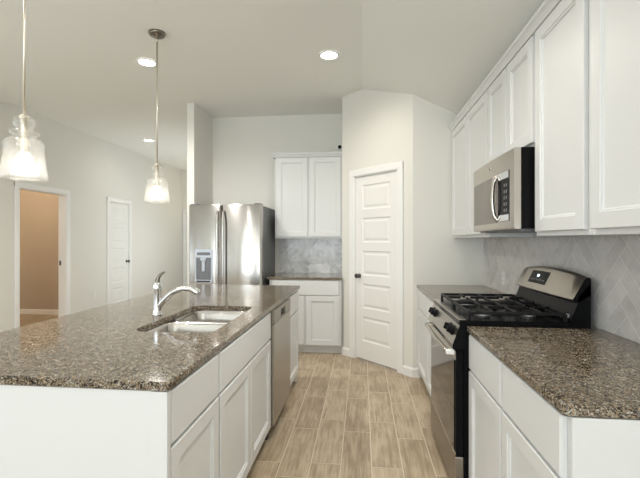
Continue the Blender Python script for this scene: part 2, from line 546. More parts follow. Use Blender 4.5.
# door casings
def casing(name, f, u0, u1, z1, depth):
    bm = B()
    for a, b in ((u0 - CW, u0 + .004), (u1 - .004, u1 + CW)):
        box(bm, f, a, b, 0.0, .017, 0, z1 + CW, bev=.004)
    box(bm, f, u0 - CW, u1 + CW, 0.0, .018, z1 - .004, z1 + CW, bev=.004)
    # jambs lining the opening
    box(bm, f, u0, u0 + .014, -depth, .004, 0, z1)
    box(bm, f, u1 - .014, u1, -depth, .004, 0, z1)
    box(bm, f, u0, u1, -depth, .004, z1 - .014, z1)
    return struct(name, bm, M['trim'])
casing('trim_1', FP, PD[0], PD[1], PD[2], .10)
casing('trim_2', FL, LD[0], LD[1], LD[2], T)
casing('trim_3', FL, CD[0], CD[1], CD[2], T)
casing('trim_4', FE, ED[0], ED[1], ED[2], T)

def panel_door(name, f, u0, u1, z0, z1, nf, t, m, knob_u, hinge_u=None, n_panels=5):
    """five-panel moulded door; front at n = nf"""
    bm = B()
    st = .10; rail = .095; bot = .20
    hs = [(z1 - z0 - bot - rail * n_panels) / n_panels] * n_panels
    box(bm, f, u0, u1, nf - t, nf - .012, z0, z1)
    box(bm, f, u0, u0 + st, nf - .012, nf, z0, z1); box(bm, f, u1 - st, u1, nf - .012, nf, z0, z1)
    z = z0
    zz = [(z0, z0 + bot)]
    z = z0 + bot
    for h in hs:
        ringpanel(bm, f, u0 + st, u1 - st, z, z + h, [(0, nf), (.012, nf - .009), (.028, nf - .009), (.045, nf - .003)])
        z += h
        zz.append((z, z + rail)); z += rail
    for a, b in zz: box(bm, f, u0 + st, u1 - st, nf - .012, nf, a, b)
    d = struct(name, bm, m)
    b2 = B()
    zk = .95
    lathe(b2, f.p(knob_u, nf, zk), f.n, [(.026, 0), (.026, .006), (.012, .010), (.011, .028), (.024, .036), (.028, .048), (.022, .058)], 18)
    k = obj('door_knob', b2, M['knobdark'], d)
    if hinge_u is not None:
        for zh in (z0 + .25, (z0 + z1) / 2, z1 - .2):
            b3 = B(); box(b3, f, hinge_u - .008, hinge_u + .008, nf - .004, nf + .006, zh - .045, zh + .045, bev=.003)
            obj('hinge', b3, M['rod'], d)
    return d
panel_door('door_1', FP, PD[0] + .017, PD[1] - .017, .020, PD[2] - .017, -.012, .036, M['door'], PD[0] + .075, PD[1] - .014)
panel_door('door_2', FL, CD[0] + .017, CD[1] - .017, .008, CD[2] - .017, -.012, .036, M['door'], CD[1] - .075, CD[0] + .014)
panel_door('door_3', FE, ED[0] + .017, ED[1] - .017, .008, ED[2] - .017, -.012, .036, M['door'], ED[0] + .44)
# strike plate on the jamb of the open doorway
bm = B(); box(bm, FL, LD[1] - .016, LD[1] - .013, -.105, -.075, .97, 1.04)
tag(obj('strike_plate', bm, M['knobdark']), 'dark metal strike plate on the jamb of the open doorway', 'strike plate')

# ------------------------------------------------------------------ cabinets
def shaker(f, u0, u1, z0, z1, st=.057):
    bm = B()
    ringpanel(bm, f, u0, u1, z0, z1, [(0, .016), (.003, .019), (st, .019), (st + .002, .0145), (st + .009, .0135), (st + .012, .007)], back=.0005)
    return bm
def slabfront(f, u0, u1, z0, z1):
    bm = B()
    ringpanel(bm, f, u0, u1, z0, z1, [(0, .013), (.006, .019)], back=.0005)
    return bm

CT0, CT1 = 0.884, 0.914
def base_cabinet(f, w, depth, doors, drawers, label, side_l=False):
    """f.o at the floor, left end of the face frame; doors / drawers = [(u0, u1)]"""
    t = thing('base_cabinet', f.p(w / 2, -depth / 2, 0), label, 'cabinet', 'white base cabinets')
    bm = B()
    box(bm, f, 0.001, .018, -depth, -.002, .10, CT0 - .001); box(bm, f, w - .018, w - .001, -depth, -.002, .10, CT0 - .001)
    box(bm, f, .018, w - .018, -depth, -.02, .10, .118)
    box(bm, f, .018, w - .018, -depth, -depth + .012, .118, CT0 - .001)
    box(bm, f, 0.001, w - .001, -.02, 0, .10, CT0 - .001)
    obj('body', bm, M['cab'], t)
    obj('toe_kick', B1(f, 0.001, w - .001, -depth + .02, -.075, 0, .10), M['toe'], t)
    for a, b in drawers: obj('drawer', slabfront(f, a, b, .700, CT0 - .010), M['cab'], t)
    for a, b in doors: obj('door', shaker(f, a, b, .112, .690), M['cab'], t)
    return t

g_ = .009
# right run, faces -X
XF = 0.559
FRt = Frame((XF, 0, 0), (0, 1, 0), (-1, 0, 0))
def right_frame(y): return Frame((XF, y, 0), (0, 1, 0), (-1, 0, 0))
RG0, RG1 = 2.14, 2.90     # range bay
dR = XR - XF - .004
base_cabinet(right_frame(1.16), .485, dR, [(g_, .476)], [(g_, .476)], 'white base cabinet at the open near end of the right counter', )
base_cabinet(right_frame(1.646), .488, dR, [(g_, .479)], [(g_, .479)], 'white base cabinet on the near side of the gas range')
base_cabinet(right_frame(2.908), .57, dR, [(g_, .281), (.288, .561)], [(g_, .561)], 'white base cabinet on the far side of the gas range')
base_cabinet(right_frame(3.479), .578, dR, [(g_, .569)], [(g_, .569)], 'white base cabinet between range side cabinet and the pantry wall')
bm = B1(Frame((XF - .002, 1.139, 0), (1, 0, 0), (0, 1, 0)), 0, XR - XF + .001, 0, .018, 0, CT0 - .002, bev=.001)
tag(obj('end_panel', bm, M['cab']), 'flat white panel closing the near end of the right counter', 'panel')

def edge_slab(name, x0, x1, y0, y1, label, hole=None):
    bm = B()
    e = .004
    def loop(i, z): return [(x0 + i, y0 + i, z), (x1 - i, y0 + i, z), (x1 - i, y1 - i, z), (x0 + i, y1 - i, z)]
    L = [loop(e, CT0), loop(0, CT0 + e), loop(0, CT1 - e), loop(e, CT1)]
    rows = loft(bm, L, hole is None, hole is None, smooth=False)
    if hole:
        hp = rrect(*hole)
        hr = [[bm.verts.new((x, y, z)) for x, y in hp] for z in (CT0, CT1)]
        k = len(hp)
        for i in range(k):
            bm.faces.new([hr[0][i], hr[0][(i + 1) % k], hr[1][(i + 1) % k], hr[1][i]])
        for r_, h_ in ((rows[0], hr[0]), (rows[-1], hr[1])):
            es = [bm.edges.get((r_[i], r_[(i + 1) % 4])) for i in range(4)] + [bm.edges.get((h_[i], h_[(i + 1) % k])) for i in range(k)]
            bmesh.ops.triangle_fill(bm, use_beauty=True, use_dissolve=False, edges=es)
        bmesh.ops.recalc_face_normals(bm, faces=bm.faces[:])
    return tag(obj(name, bm, M['granite']), label, 'countertop', 'granite countertops')
edge_slab('countertop', .535, XR - .002, 1.137, RG0 - .003, 'speckled brown granite countertop on the right, nearest the camera')
edge_slab('countertop', .535, XR - .002, RG1 + .003, BY - .002, 'granite countertop between the gas range and the pantry wall')
edge_slab('countertop', -1.130, AX - .002, 4.735, YB - .002, 'short granite countertop against the back wall beside the refrigerator')
SINK = (-0.912, 2.235, .405, .775, .07)     # centre x, y, width, length, corner
edge_slab('countertop', -1.73, -.597, 1.195, 3.87, 'long granite island countertop with an undermount sink cut in it', SINK)

# island cabinets, face +X
XI = -0.621
def isl(y): return Frame((XI, y, 0), (0, 1, 0), (1, 0, 0))
dI = .60
base_cabinet(isl(1.222), .443, dI, [(g_, .434)], [(g_, .434)], 'white island base cabinet nearest the camera, one door one drawer')
base_cabinet(isl(1.667), .978, dI, [(g_, .4855), (.4925, .969)], [(g_, .969)], 'white island sink cabinet with two doors under one wide false drawer')
base_cabinet(isl(3.285), .53, dI, [(g_, .521)], [(g_, .521)], 'white island base cabinet at the far end past the dishwasher')
# island shell
t = thing('island_shell', (-1.25, 2.5, 0), 'plain white end and back panels of the kitchen island', 'island panel')
bm = B(); box(bm, W, -1.45, -.657, 1.203, 1.221, 0, CT0 - .002, bev=.001); obj('end_panel', bm, M['cab'], t)
bm = B(); box(bm, W, -.6565, XI + .0195, 1.198, 1.2215, 0, CT0 - .002, bev=.0015); obj('corner_stile', bm, M['cab'], t)
bm = B(); box(bm, W, -1.45, XI, 3.817, 3.835, 0, CT0 - .002, bev=.001); obj('end_panel', bm, M['cab'], t)
bm = B(); box(bm, W, -1.45, -1.43, 1.2215, 3.8165, 0, CT0 - .002); obj('back_panel', bm, M['cab'], t)

# dishwasher in the island
fd = isl(2.652)
t = thing('dishwasher', fd.p(.31, -.28, 0), 'stainless steel dishwasher built into the island beside the sink cabinet', 'dishwasher')
obj('tub', B1(fd, .004, .622, -.56, -.004, .09, CT0 - .003), M['bodygrey'], t)
bm = B(); box(bm, fd, .006, .620, -.002, .036, .105, .785, bev=.006, seg=2); obj('door', bm, M['steeldw'], t)
bm = B()
# control strip with a pocket handle let into it
box(bm, fd, .006, .620, -.002, .020, .788, .878, bev=.004)
box(bm, fd, .006, .230, .020, .037, .788, .878, bev=.003); box(bm, fd, .396, .620, .020, .037, .788, .878, bev=.003)
box(bm, fd, .228, .398, .020, .037, .850, .878, bev=.003); box(bm, fd, .228, .398, .020, .037, .788, .800, bev=.003)
cp = obj('control_strip', bm, M['steeld'], t)
obj('handle_pocket', B1(fd, .232, .394, .0202, .024, .802, .848), M['dark'], cp)
obj('toe_kick', B1(fd, .004, .622, -.5, -.07, 0, .09), M['dark'], t)
obj('foot', B1(fd, .03, .07, -.06, -.02, 0, .09), M['dark'], t)

# back wall base cabinet, faces -Y
YF = 4.76
fb = Frame((-1.105, YF, 0), (1, 0, 0), (0, -1, 0))
wB = AX - .004 + 1.105
base_cabinet(fb, wB, YB - YF - .004, [(.025, wB / 2 - .012), (wB / 2 + .012, wB - .03)], [(.025, wB - .03)],
             'white base cabinet with a wide drawer against the back wall')

# ------------------------------------------------------------------ wall cabinets
UB, UT = 1.375, 2.412
def upper_cabinet(f, w, depth, zb, zt, doors, label, open_stile=.02):
    t = thing('wall_cabinet', f.p(w / 2, -depth / 2, zb), label, 'cabinet', 'white wall cabinets')
    obj('body', B1(f, .001, w - .001, -depth, 0, zb, zt, bev=.001), M['cab'], t)
    for a, b in doors: obj('door', shaker(f, a, b, zb + .022, zt - .008, .06), M['cab'], t)
    return t
XU = 0.886
def uf(y): return Frame((XU, y, 0), (0, 1, 0), (-1, 0, 0))
dU = XR - XU - .003
MW0, MW1 = 2.165, 2.925
upper_cabinet(uf(1.07), .596, dU, UB, UT, [(.012, .572)], 'white wall cabinet nearest the camera on the right wall')
upper_cabinet(uf(1.668), MW0 - 1.670, dU, UB, UT, [(.022, .473)], 'tall white wall cabinet on the near side of the microwave')
upper_cabinet(uf(MW0), MW1 - MW0, dU, 1.835, UT, [(.012, .375), (.387, .752)], 'short white wall cabinet directly above the microwave')
wF = 4.062 - MW1 - .002
upper_cabinet(uf(MW1 + .002), wF, dU, UB, UT, [(.012, .545), (.557, 1.115)], 'white two door wall cabinet between microwave and pantry wall')
def crown_profile(): return [(-.02, UT - .002), (.021, UT - .002), (.025, UT + .010), (.034, UT + .026), (.045, UT + .036), (.045, UT + .052), (-.02, UT + .052)]
bm = B()
fU = uf(1.068)
pr = crown_profile()
a = [bm.verts.new(fU.p(0, n, z)) for n, z in pr]; b = [bm.verts.new(fU.p(4.062 - 1.068, n, z)) for n, z in pr]
fs = [bm.faces.new(a), bm.faces.new(b)]
for i in range(len(pr)): fs.append(bm.faces.new([a[i], a[(i + 1) % len(pr)], b[(i + 1) % len(pr)], b[i]]))
bmesh.ops.recalc_face_normals(bm, faces=fs)
tag(obj('crown_moulding', bm, M['cab']), 'long white crown moulding along the top of the right wall cabinets', 'moulding')

# back wall upper
fbu = Frame((-1.112, 5.105, 0), (1, 0, 0), (0, -1, 0))
wU = AX - .004 + 1.112
t = upper_cabinet(fbu, wU, YB - 5.105 - .003, UB, UT, [(.022, wU / 2 - .012), (wU / 2 + .012, wU - .026)], 'white two door wall cabinet above the short back counter')
bm = B()
pr2 = crown_profile()
# mitred crown on the front and the left end
def crown_loop(n, z): return [fbu.p(-n, -(YB - 5.105 - .003), z), fbu.p(-n, n, z), fbu.p(wU, n, z)]
rows = [[bm.verts.new(p) for p in crown_loop(max(n, .0) if n > 0 else 0.0, z)] for n, z in pr2[1:6]]
for r0, r1 in zip(rows, rows[1:]):
    for i in range(2): bm.faces.new([r0[i], r0[i + 1], r1[i + 1], r1[i]])
box(bm, fbu, 0, wU, -(YB - 5.105 - .004), .02, UT - .001, UT + .05)
bm.faces.new([rows[-1][0], rows[-1][1], bm.verts.new(fbu.p(0, 0.02, UT + .052)), bm.verts.new(fbu.p(0, -(YB - 5.105 - .004), UT + .052))])
bm.faces.new([rows[-1][1], rows[-1][2], bm.verts.new(fbu.p(wU, 0.0, UT + .052)), bm.verts.new(fbu.p(0, 0.0, UT + .052))])
bmesh.ops.recalc_face_normals(bm, faces=bm.faces[:])
obj('crown', bm, M['cab'], t)

# small camera on top of the back wall cabinet
t = thing('security_camera', (-.28, 5.13, UT + .052), 'tiny white camera with black lens on top of the back wall cabinet', 'camera')
bm = B(); lathe(bm, (-.28, 5.13, UT + .0525), (0, 0, 1), [(.025, 0), (.025, .006), (.008, .010), (.008, .03)], 16); obj('base', bm, M['white'], t)
bm = B(); lathe(bm, (-.28, 5.165, UT + .118), (0, -1, 0), [(.024, 0), (.034, .008), (.036, .05), (.030, .062)], 20); obj('housing', bm, M['white'], t)
bm = B(); lathe(bm, (-.28, 5.1035, UT + .118), (0, -1, 0), [(.025, 0), (.025, .004), (.012, .008)], 20); obj('lens', bm, M['black'], t)

# ------------------------------------------------------------------ backsplashes
def herringbone(name, f, u0, u1, z0, z1, m, tw, n, label, phase=(0, 0)):
    bm = B()
    lay = bm.verts.layers.float_color.new('tint')
    gp = .0019
    s = math.sqrt(.5)
    cu, cz = (u0 + u1) / 2 + phase[0], (z0 + z1) / 2 + phase[1]
    ext = int(((u1 - u0) + (z1 - z0)) / tw) + 2 * n + 4
    def clip(poly):
        for ax, lim, sg in ((0, u0, 1), (0, u1, -1), (1, z0, 1), (1, z1, -1)):
            out = []
            for i, p in enumerate(poly):
                q_ = poly[(i + 1) % len(poly)]
                dp, dq = sg * (p[ax] - lim), sg * (q_[ax] - lim)
                if dp >= 0: out.append(p)
                if (dp > 0) != (dq > 0) and dp != dq:
                    k = dp / (dp - dq)
                    out.append((p[0] + (q_[0] - p[0]) * k, p[1] + (q_[1] - p[1]) * k))
            poly = out
            if len(poly) < 3: return None
        return poly
    for i in range(-ext, ext):
        for j in range(-ext, ext):
            t_ = (i - j) % (2 * n)
            if t_ == 0: r_ = (i, j, n, 1)
            elif t_ == 2 * n - 1: r_ = (i, j, 1, n)
            else: continue
            a0, b0, a1, b1 = r_[0] * tw + gp, r_[1] * tw + gp, (r_[0] + r_[2]) * tw - gp, (r_[1] + r_[3]) * tw - gp
            poly = [(cu + (x - y) * s, cz + (x + y) * s) for x, y in ((a0, b0), (a1, b0), (a1, b1), (a0, b1))]
            poly = clip(poly)
            if not poly: continue
            ar = abs(sum(p[0] * q_[1] - q_[0] * p[1] for p, q_ in zip(poly, poly[1:] + poly[:1]))) / 2
            if ar < 2e-5: continue
            tt = (random.random(), random.random(), random.random(), 1)
            vs = []
            for (u, z) in poly:
                v = bm.verts.new(f.p(u, .0095, z)); v[lay] = tt; vs.append(v)
            fc = bm.faces.new(vs)
            fc.normal_update()
            if fc.normal.dot(f.n) < 0: fc.normal_flip()
    k0 = len(bm.faces)
    box(bm, f, u0, u1, .0005, .0085, z0, z1)
    bm.faces.ensure_lookup_table()
    for fc in bm.faces[k0:]: fc.material_index = 1
    return tag(obj(name, bm, [m, M['grout']]), label, 'backsplash', 'herringbone backsplashes')
FRw = Frame((XR, 0, 0), (0, 1, 0), (-1, 0, 0))
herringbone('backsplash', FRw, 1.14, BY - .002, CT1 + .0005, UB - .001, M['tile'], .075, 4, 'grey herringbone tile backsplash along the right wall behind the range', (.02, .03))
FBw = Frame((0, YB, 0), (1, 0, 0), (0, -1, 0))
herringbone('backsplash', FBw, -1.12, AX - .001, CT1 + .0005, UB - .001, M['tilegloss'], .075, 4, 'glossy grey herringbone backsplash under the back wall cabinet')

# outlets
def outlet(f, u, n, z, label, horizontal=False):
    t = thing('wall_outlet', f.p(u, n, z), label, 'outlet', 'white wall outlets')
    w_, h_ = (.058, .036) if horizontal else (.036, .058)
    bm = B(); box(bm, f, u - w_, u + w_, n, n + .006, z - h_, z + h_, bev=.002); obj('cover_plate', bm, M['white'], t)
    for s_ in (-1, 1):
        du, dz = (s_ * .022, 0) if horizontal else (0, s_ * .022)
        bm = B(); box(bm, f, u + du - .014, u + du + .014, n + .006, n + .0075, z + dz - .013, z + dz + .013, bev=.0005)
        r_ = obj('receptacle', bm, M['white'], t)
        bm = B()
        for k in (-1, 1): box(bm, f, u + du + k * .006 - .0012, u + du + k * .006 + .0012, n + .0075, n + .0079, z + dz - .002, z + dz + .007)
        obj('slot', bm, M['dark'], r_)
outlet(FRw, 3.50, .0098, 1.035, 'white outlet on the tiled right wall past the range')
outlet(FBw, -.62, .0098, 1.075, 'white outlet on the glossy tiled back wall', True)
outlet(FL, 6.36, .001, .43, 'white outlet low on the left wall between two doors')

# ------------------------------------------------------------------ gas range
XRF = 0.478                       # front plane of the oven door
fr = Frame((XRF, RG0 + .002, 0), (0, 1, 0), (-1, 0, 0))
RW = RG1 - RG0 - .004
t = thing('gas_range', (.83, (RG0 + RG1) / 2, 0), 'stainless steel and black gas range set into the right counter', 'range')
XB = 1.135
obj('body', B1(fr, 0, RW, -(XB - XRF), -.045, .03, .905, bev=.003), M['black'], t)
for u in (.05, RW - .05):
    for n in (-.12, -.62):
        bm = B(); lathe(bm, fr.p(u, n, 0), (0, 0, 1), [(.02, 0), (.02, .03)], 12); obj('foot', bm, M['black'], t)
bm = B(); box(bm, fr, .004, RW - .004, -.044, 0.0, .045, .235, bev=.005, seg=2); obj('drawer', bm, M['steeld'], t)
bm = B()
# oven door: black slab, steel frame strips, glass window
box(bm, fr, .002, RW - .002, -.044, -.004, .242, .784, bev=.004)
od = obj('oven_door', bm, M['black'], t)
bm = B(); box(bm, fr, .03, RW - .03, -.0035, .001, .262, .735, bev=.001); obj('window_glass', bm, M['glassdark'], od)
bm = B(); box(bm, fr, .004, RW - .004, -.0035, .002, .243, .262, bev=.001); obj('bottom_strip', bm, M['steelh'], od)
bm = B(); box(bm, fr, .004, RW - .004, -.0035, .002, .735, .782, bev=.001); obj('top_strip', bm, M['steelh'], od)
bm = B(); lathe(bm, fr.p(RW / 2, .0022, .2525), fr.n, [(.011, 0), (.011, .0015), (.009, .002)], 20); obj('badge', bm, M['chrome'], od)
bm = B()
hz = .770
tube(bm, [fr.p(u, .032 + .008 * math.sin(math.pi * (u - .03) / (RW - .06)), hz) for u in [.03 + (RW - .06) * i / 12 for i in range(13)]], .0125, 12)
hd = obj('handle', bm, M['steelh'], od)
for u in (.03, RW - .03):
    bm = B(); box(bm, fr, u - .011, u + .011, -.002, .042, hz - .012, hz + .014, bev=.004); obj('handle_bracket', bm, M['white'] if u < .1 else M['chrome'], hd)
# sloping control panel
bm = B()
def cpl(u): return [fr.p(u, .012, .790), fr.p(u, .014, .815), fr.p(u, -.026, .925), fr.p(u, -.038, .932), fr.p(u, -.09, .932), fr.p(u, -.09, .790)]
loft(bm, [cpl(.001), cpl(RW - .001)], smooth=False)
for f_ in bm.faces:
    if len(f_.verts) > 4: f_.material_index = 1
cpn = obj('control_panel', bm, [M['steelh'], M['black']], t)
nrm = (fr.n * .110 + Vector((0, 0, .040))).normalized()
bm = B()
for i in range(16):
    u = RW / 2 - .16 + i * .32 / 15
    box(bm, Frame(fr.p(u, .0125, 0), fr.u, fr.n), -.006, .006, -.002, .0016, .795, .812)
obj('vent_slots', bm, M['dark'], cpn)
for u in (.085, .165, RW - .165, RW - .085):
    c = fr.p(u, -.0067, .872) + nrm * .001
    bm = B(); lathe(bm, c, nrm, [(.027, 0), (.027, .004), (.021, .006), (.0195, .022), (.016, .024)], 20)
    k = obj('knob', bm, M['black'], t)
    kf = Frame(c + nrm * .029, fr.u, nrm)
    bm = B()
    up = nrm.cross(fr.u).normalized()
    vs_ = []
    for (a_, b_) in ((-.004, -.018), (.004, -.018), (.004, .018), (-.004, .018)):
        vs_.append((a_, b_))
    loft(bm, [[c + nrm * .0225 + fr.u * a_ + up * b_ for a_, b_ in vs_], [c + nrm * .031 + fr.u * a_ * .8 + up * b_ * .95 for a_, b_ in vs_]], smooth=False)
    obj('grip', bm, M['black'], k)
# cooktop
bm = B()
box(bm, fr, 0, RW, -.5615, -.022, .902, .940, bev=.006, seg=2)
ck = obj('cooktop', bm, M['black'], t)
bm = B(); box(bm, fr, .010, RW - .010, -.058, -.019, .9395, .944, bev=.002); obj('front_trim', bm, M['steelh'], ck)
bpos = [(.19, -.19, .036), (.19, -.43, .030), (RW - .19, -.19, .042), (RW - .19, -.43, .030)]
for (u, n, r_) in bpos:
    bm = B(); lathe(bm, fr.p(u, n, .9405), (0, 0, 1), [(r_ + .012, 0), (r_ + .010, .006), (r_ - .004, .008), (r_ - .004, .016)], 24)
    bb = obj('burner', bm, M['burner'], t)
    bm = B(); lathe(bm, fr.p(u, n, .9566), (0, 0, 1), [(r_, 0), (r_ + .002, .004), (r_ - .002, .009), (r_ * .5, .010)], 24); obj('burner_cap', bm, M['iron'], bb)
def bar(bm, a, b, w=.014, h=.017):
    a, b = Vector(a), Vector(b)
    d = (b - a); l = d.length
    fr2 = Frame(a, (d.x, d.y, 0), Vector((-d.y, d.x, 0)))
    box(bm, Frame(Vector((a.x, a.y, 0)), (d.x, d.y, 0), (-d.y, d.x, 0)), 0, l, -w / 2, w / 2, a.z - h / 2, a.z + h / 2, bev=.003)
for (ua, ub) in ((.02, RW / 2 - .012), (RW / 2 + .012, RW - .02)):
    bm = B()
    zt = .978
    n0, n1 = -.075, -.545
    for n in (n0, n1, (n0 + n1) / 2): bar(bm, fr.p(ua, n, zt), fr.p(ub, n, zt))
    for u in (ua, ub): bar(bm, fr.p(u, n0, zt), fr.p(u, n1, zt))
    for (u, n, r_) in bpos:
        if not ua < u < ub: continue
        for k in range(4):
            dx, dy = ((1, 0), (-1, 0), (0, 1), (0, -1))[k]
            far = (ub - u if dx > 0 else u - ua) if dx else ((n0 + n1) / 2 - n if (dy > 0) == (n < (n0 + n1) / 2) else (n0 - n if dy > 0 else n - n1))
            far = abs(far)
            bar(bm, fr.p(u + dx * .03, n + dy * .03, zt + .004), fr.p(u + dx * far, n + dy * far, zt), .012, .016)
    for u in (ua, ub):
        for n in (n0, (n0 + n1) / 2, n1):
            box(bm, fr, u - .008, u + .008, n - .008, n + .008, .9405, zt, bev=.002)
    obj('grate', bm, M['iron'], t)
# back guard: black riser and tilted steel console with a gently arched top
nb = -(XB - XRF)
bm = B()
prof = [(-.562, .902), (-.562, .948), (-.598, 1.045), (-.600, 1.070), (nb, 1.14), (nb, .902)]
loft(bm, [[fr.p(u, n, z) for n, z in prof] for u in (.001, RW - .001)], smooth=False)
bgd = obj('back_guard', bm, M['black'], t)
bm = B()
box(bm, fr, .03, RW - .04, -.574, -.556, .958, .978, bev=.003)
obj('riser_trim', bm, M['burner'], bgd)
bm = B()
N_ = 16
loops = []
for i in range(N_ + 1):
    u = .001 + (RW - .002) * i / N_
    s_ = (u - RW / 2) / (RW / 2)
    arch = .022 * (1 - s_ * s_) + .004 * (1 - s_ ** 8)
    bulge = .012 * (1 - s_ * s_)
    loops.append([fr.p(u, n, z) for n, z in ((-.600, 1.043), (-.577 + bulge, 1.047), (-.572 + bulge, 1.056), (-.628 + bulge * .6, 1.158 + arch), (-.640, 1.168 + arch), (nb + .004, 1.166 + arch), (nb, 1.155 + arch * .6), (nb, 1.08))])
loft(bm, loops, smooth=True)
for f_ in bm.faces:
    f_.smooth = len(f_.verts) == 4
    if len(f_.verts) > 4: f_.material_index = 1
cs = obj('console', bm, [M['steelc'], M['black']], bgd)
md = cs.modifiers.new('edges', 'EDGE_SPLIT'); md.split_angle = R(28)
def console_pt(u, k, off):
    s_ = (u - RW / 2) / (RW / 2)
    arch = .022 * (1 - s_ * s_) + .004 * (1 - s_ ** 8); bulge = .012 * (1 - s_ * s_)
    a_ = fr.p(u, -.572 + bulge, 1.056); b_ = fr.p(u, -.628 + bulge * .6, 1.158 + arch)
    nn = (fr.n * .1 + Vector((0, 0, .06))).normalized()
    return a_.lerp(b_, k) + nn * off
def console_patch(u0, u1, k0, k1, th):
    bm = B()
    ls = []
    for i in range(7):
        u = u0 + (u1 - u0) * i / 6
        ls.append([console_pt(u, k0, -.001), console_pt(u, k0, th), console_pt(u, k1, th), console_pt(u, k1, -.001)])
    loft(bm, ls, smooth=False)
    return bm
dp = obj('display', console_patch(.33, .575, .28, .86, .0015), M['black'], cs)
obj('clock_digits', console_patch(.445, .475, .58, .70, .0022), M['display'], dp)
bm = console_patch(.40, .43, .42, .5, .002)
for a0 in (.36, .44, .48, .52):
    b2 = console_patch(a0, a0 + .025, .42, .48, .002)
    me_ = bpy.data.meshes.new('tmp'); b2.to_mesh(me_); b2.free(); bm.from_mesh(me_); bpy.data.meshes.remove(me_)
obj('buttons', bm, M['bodygrey'], dp)

# ------------------------------------------------------------------ microwave
XM = 0.777
fm = Frame((XM, MW0 + .003, 0), (0, 1, 0), (-1, 0, 0))
MWW = MW1 - MW0 - .006
z0, z1 = 1.402, 1.833
t = thing('microwave', (1.0, (MW0 + MW1) / 2, z0), 'stainless steel over the range microwave under the short wall cabinet', 'microwave')
obj('body', B1(fm, 0, MWW, -(XR - XM - .012), -.036, z0 + .012, z1, bev=.003), M['black'], t)
obj('vent_panel', B1(fm, .02, MWW - .02, -.36, -.04, z0, z0 + .012), M['bodygrey'], t)
bm = B()
# door front, very slightly bowed
loops = []
for i in range(13):
    u = MWW * i / 12
    bw = .010 * (1 - ((u - MWW / 2) / (MWW / 2)) ** 2)
    loops.append([fm.p(u, -.034, z0 + .01), fm.p(u, -.006 + bw, z0 + .01), fm.p(u, bw, z0 + .018), fm.p(u, bw, z1 - .008), fm.p(u, -.006 + bw, z1 - .001), fm.p(u, -.034, z1 - .001)])
loft(bm, loops, smooth=False)
dr = obj('door', bm, M['steelh'], t)
def mw_patch(u0, u1, za, zb, th):
    bm = B(); ls = []
    for i in range(9):
        u = u0 + (u1 - u0) * i / 8
        bw = .010 * (1 - ((u - MWW / 2) / (MWW / 2)) ** 2)
        ls.append([fm.p(u, bw - .002, za), fm.p(u, bw + th, za), fm.p(u, bw + th, zb), fm.p(u, bw - .002, zb)])
    loft(bm, ls, smooth=False); return bm
# control panel at the near end, window at the far end
pc = obj('control_panel', mw_patch(.060, .225, z0 + .055, z1 - .105, .002), M['black'], t)
obj('panel_trim', mw_patch(.064, .225, z1 - .145, z1 - .107, .0035), M['chrome'], pc)
obj('panel_trim', mw_patch(.064, .225, z0 + .057, z0 + .09, .0035), M['chrome'], pc)
for i in range(5):
    bm = mw_patch(.085, .10, z0 + .105 + i * .034, z0 + .122 + i * .034, .003)
    b2 = mw_patch(.112, .127, z0 + .105 + i * .034, z0 + .122 + i * .034, .003)
    me_ = bpy.data.meshes.new('tmp'); b2.to_mesh(me_); b2.free(); bm.from_mesh(me_); bpy.data.meshes.remove(me_)
    obj('button_row', bm, M['bodygrey'], pc)
obj('window_glass', mw_patch(.245, MWW - .03, z0 + .05, z1 - .112, .002), M['mwglass'], dr)
bm = B()
tube(bm, spline([fm.p(.232, .006, z0 + .062), fm.p(.232, .026, z0 + .09), fm.p(.232, .036, (z0 + z1) / 2 - .025), fm.p(.232, .026, z1 - .14), fm.p(.232, .006, z1 - .112)], 6), .011, 12)
obj('handle', bm, M['steelh'], dr)
bm = B(); lathe(bm, fm.p(.36, .0095, z1 - .05), fm.n, [(.015, 0), (.015, .0015), (.012, .0022)], 24); bd = obj('badge', bm, M['chrome'], dr)
bm = B(); lathe(bm, fm.p(.36, .0117, z1 - .05), fm.n, [(.0095, 0), (.0095, .0006)], 24); obj('badge_center', bm, M['bodygrey'], bd)

# ------------------------------------------------------------------ refrigerator
RX0, RX1, RYF = -2.052, -1.160, 4.605
ff = Frame((RX0, RYF, 0), (1, 0, 0), (0, -1, 0))
FWd = RX1 - RX0
RT = 1.775
t = thing('refrigerator', ((RX0 + RX1) / 2, RYF + .35, 0), 'stainless steel side by side refrigerator with grey sides against the back wall', 'refrigerator')
obj('cabinet_body', B1(ff, .008, FWd - .004, -.74, -.075, .02, RT - .015, bev=.004), M['bodygrey'], t)
obj('base_grille', B1(ff, .02, FWd - .02, -.70, -.04, 0, .075), M['dark'], t)
split = .405
def fridge_door(u0, u1, name='door'):
    bm = B()
    loops = []
    K = 14
    w_ = u1 - u0
    for i in range(K + 1):
        s_ = -math.cos(math.pi * i / K)      # dense at the edges
        u = (u0 + u1) / 2 + s_ * w_ / 2
        n = .012 * (1 - s_ * s_) - .028 * max(0, abs(s_) - .9) ** 2 / .01
        loops.append([ff.p(u, -.07, .085), ff.p(u, n - .004, .085), ff.p(u, n, .092), ff.p(u, n, RT - .02), ff.p(u, n - .008, RT - .003), ff.p(u, -.07, RT)])
    loft(bm, loops, smooth=True)
    o = obj(name, bm, M['steel'], t)
    md = o.modifiers.new('edges', 'EDGE_SPLIT'); md.split_angle = R(35)
    return o
dl = fridge_door(.001, split - .002)
d2 = fridge_door(split + .002, FWd - .001)
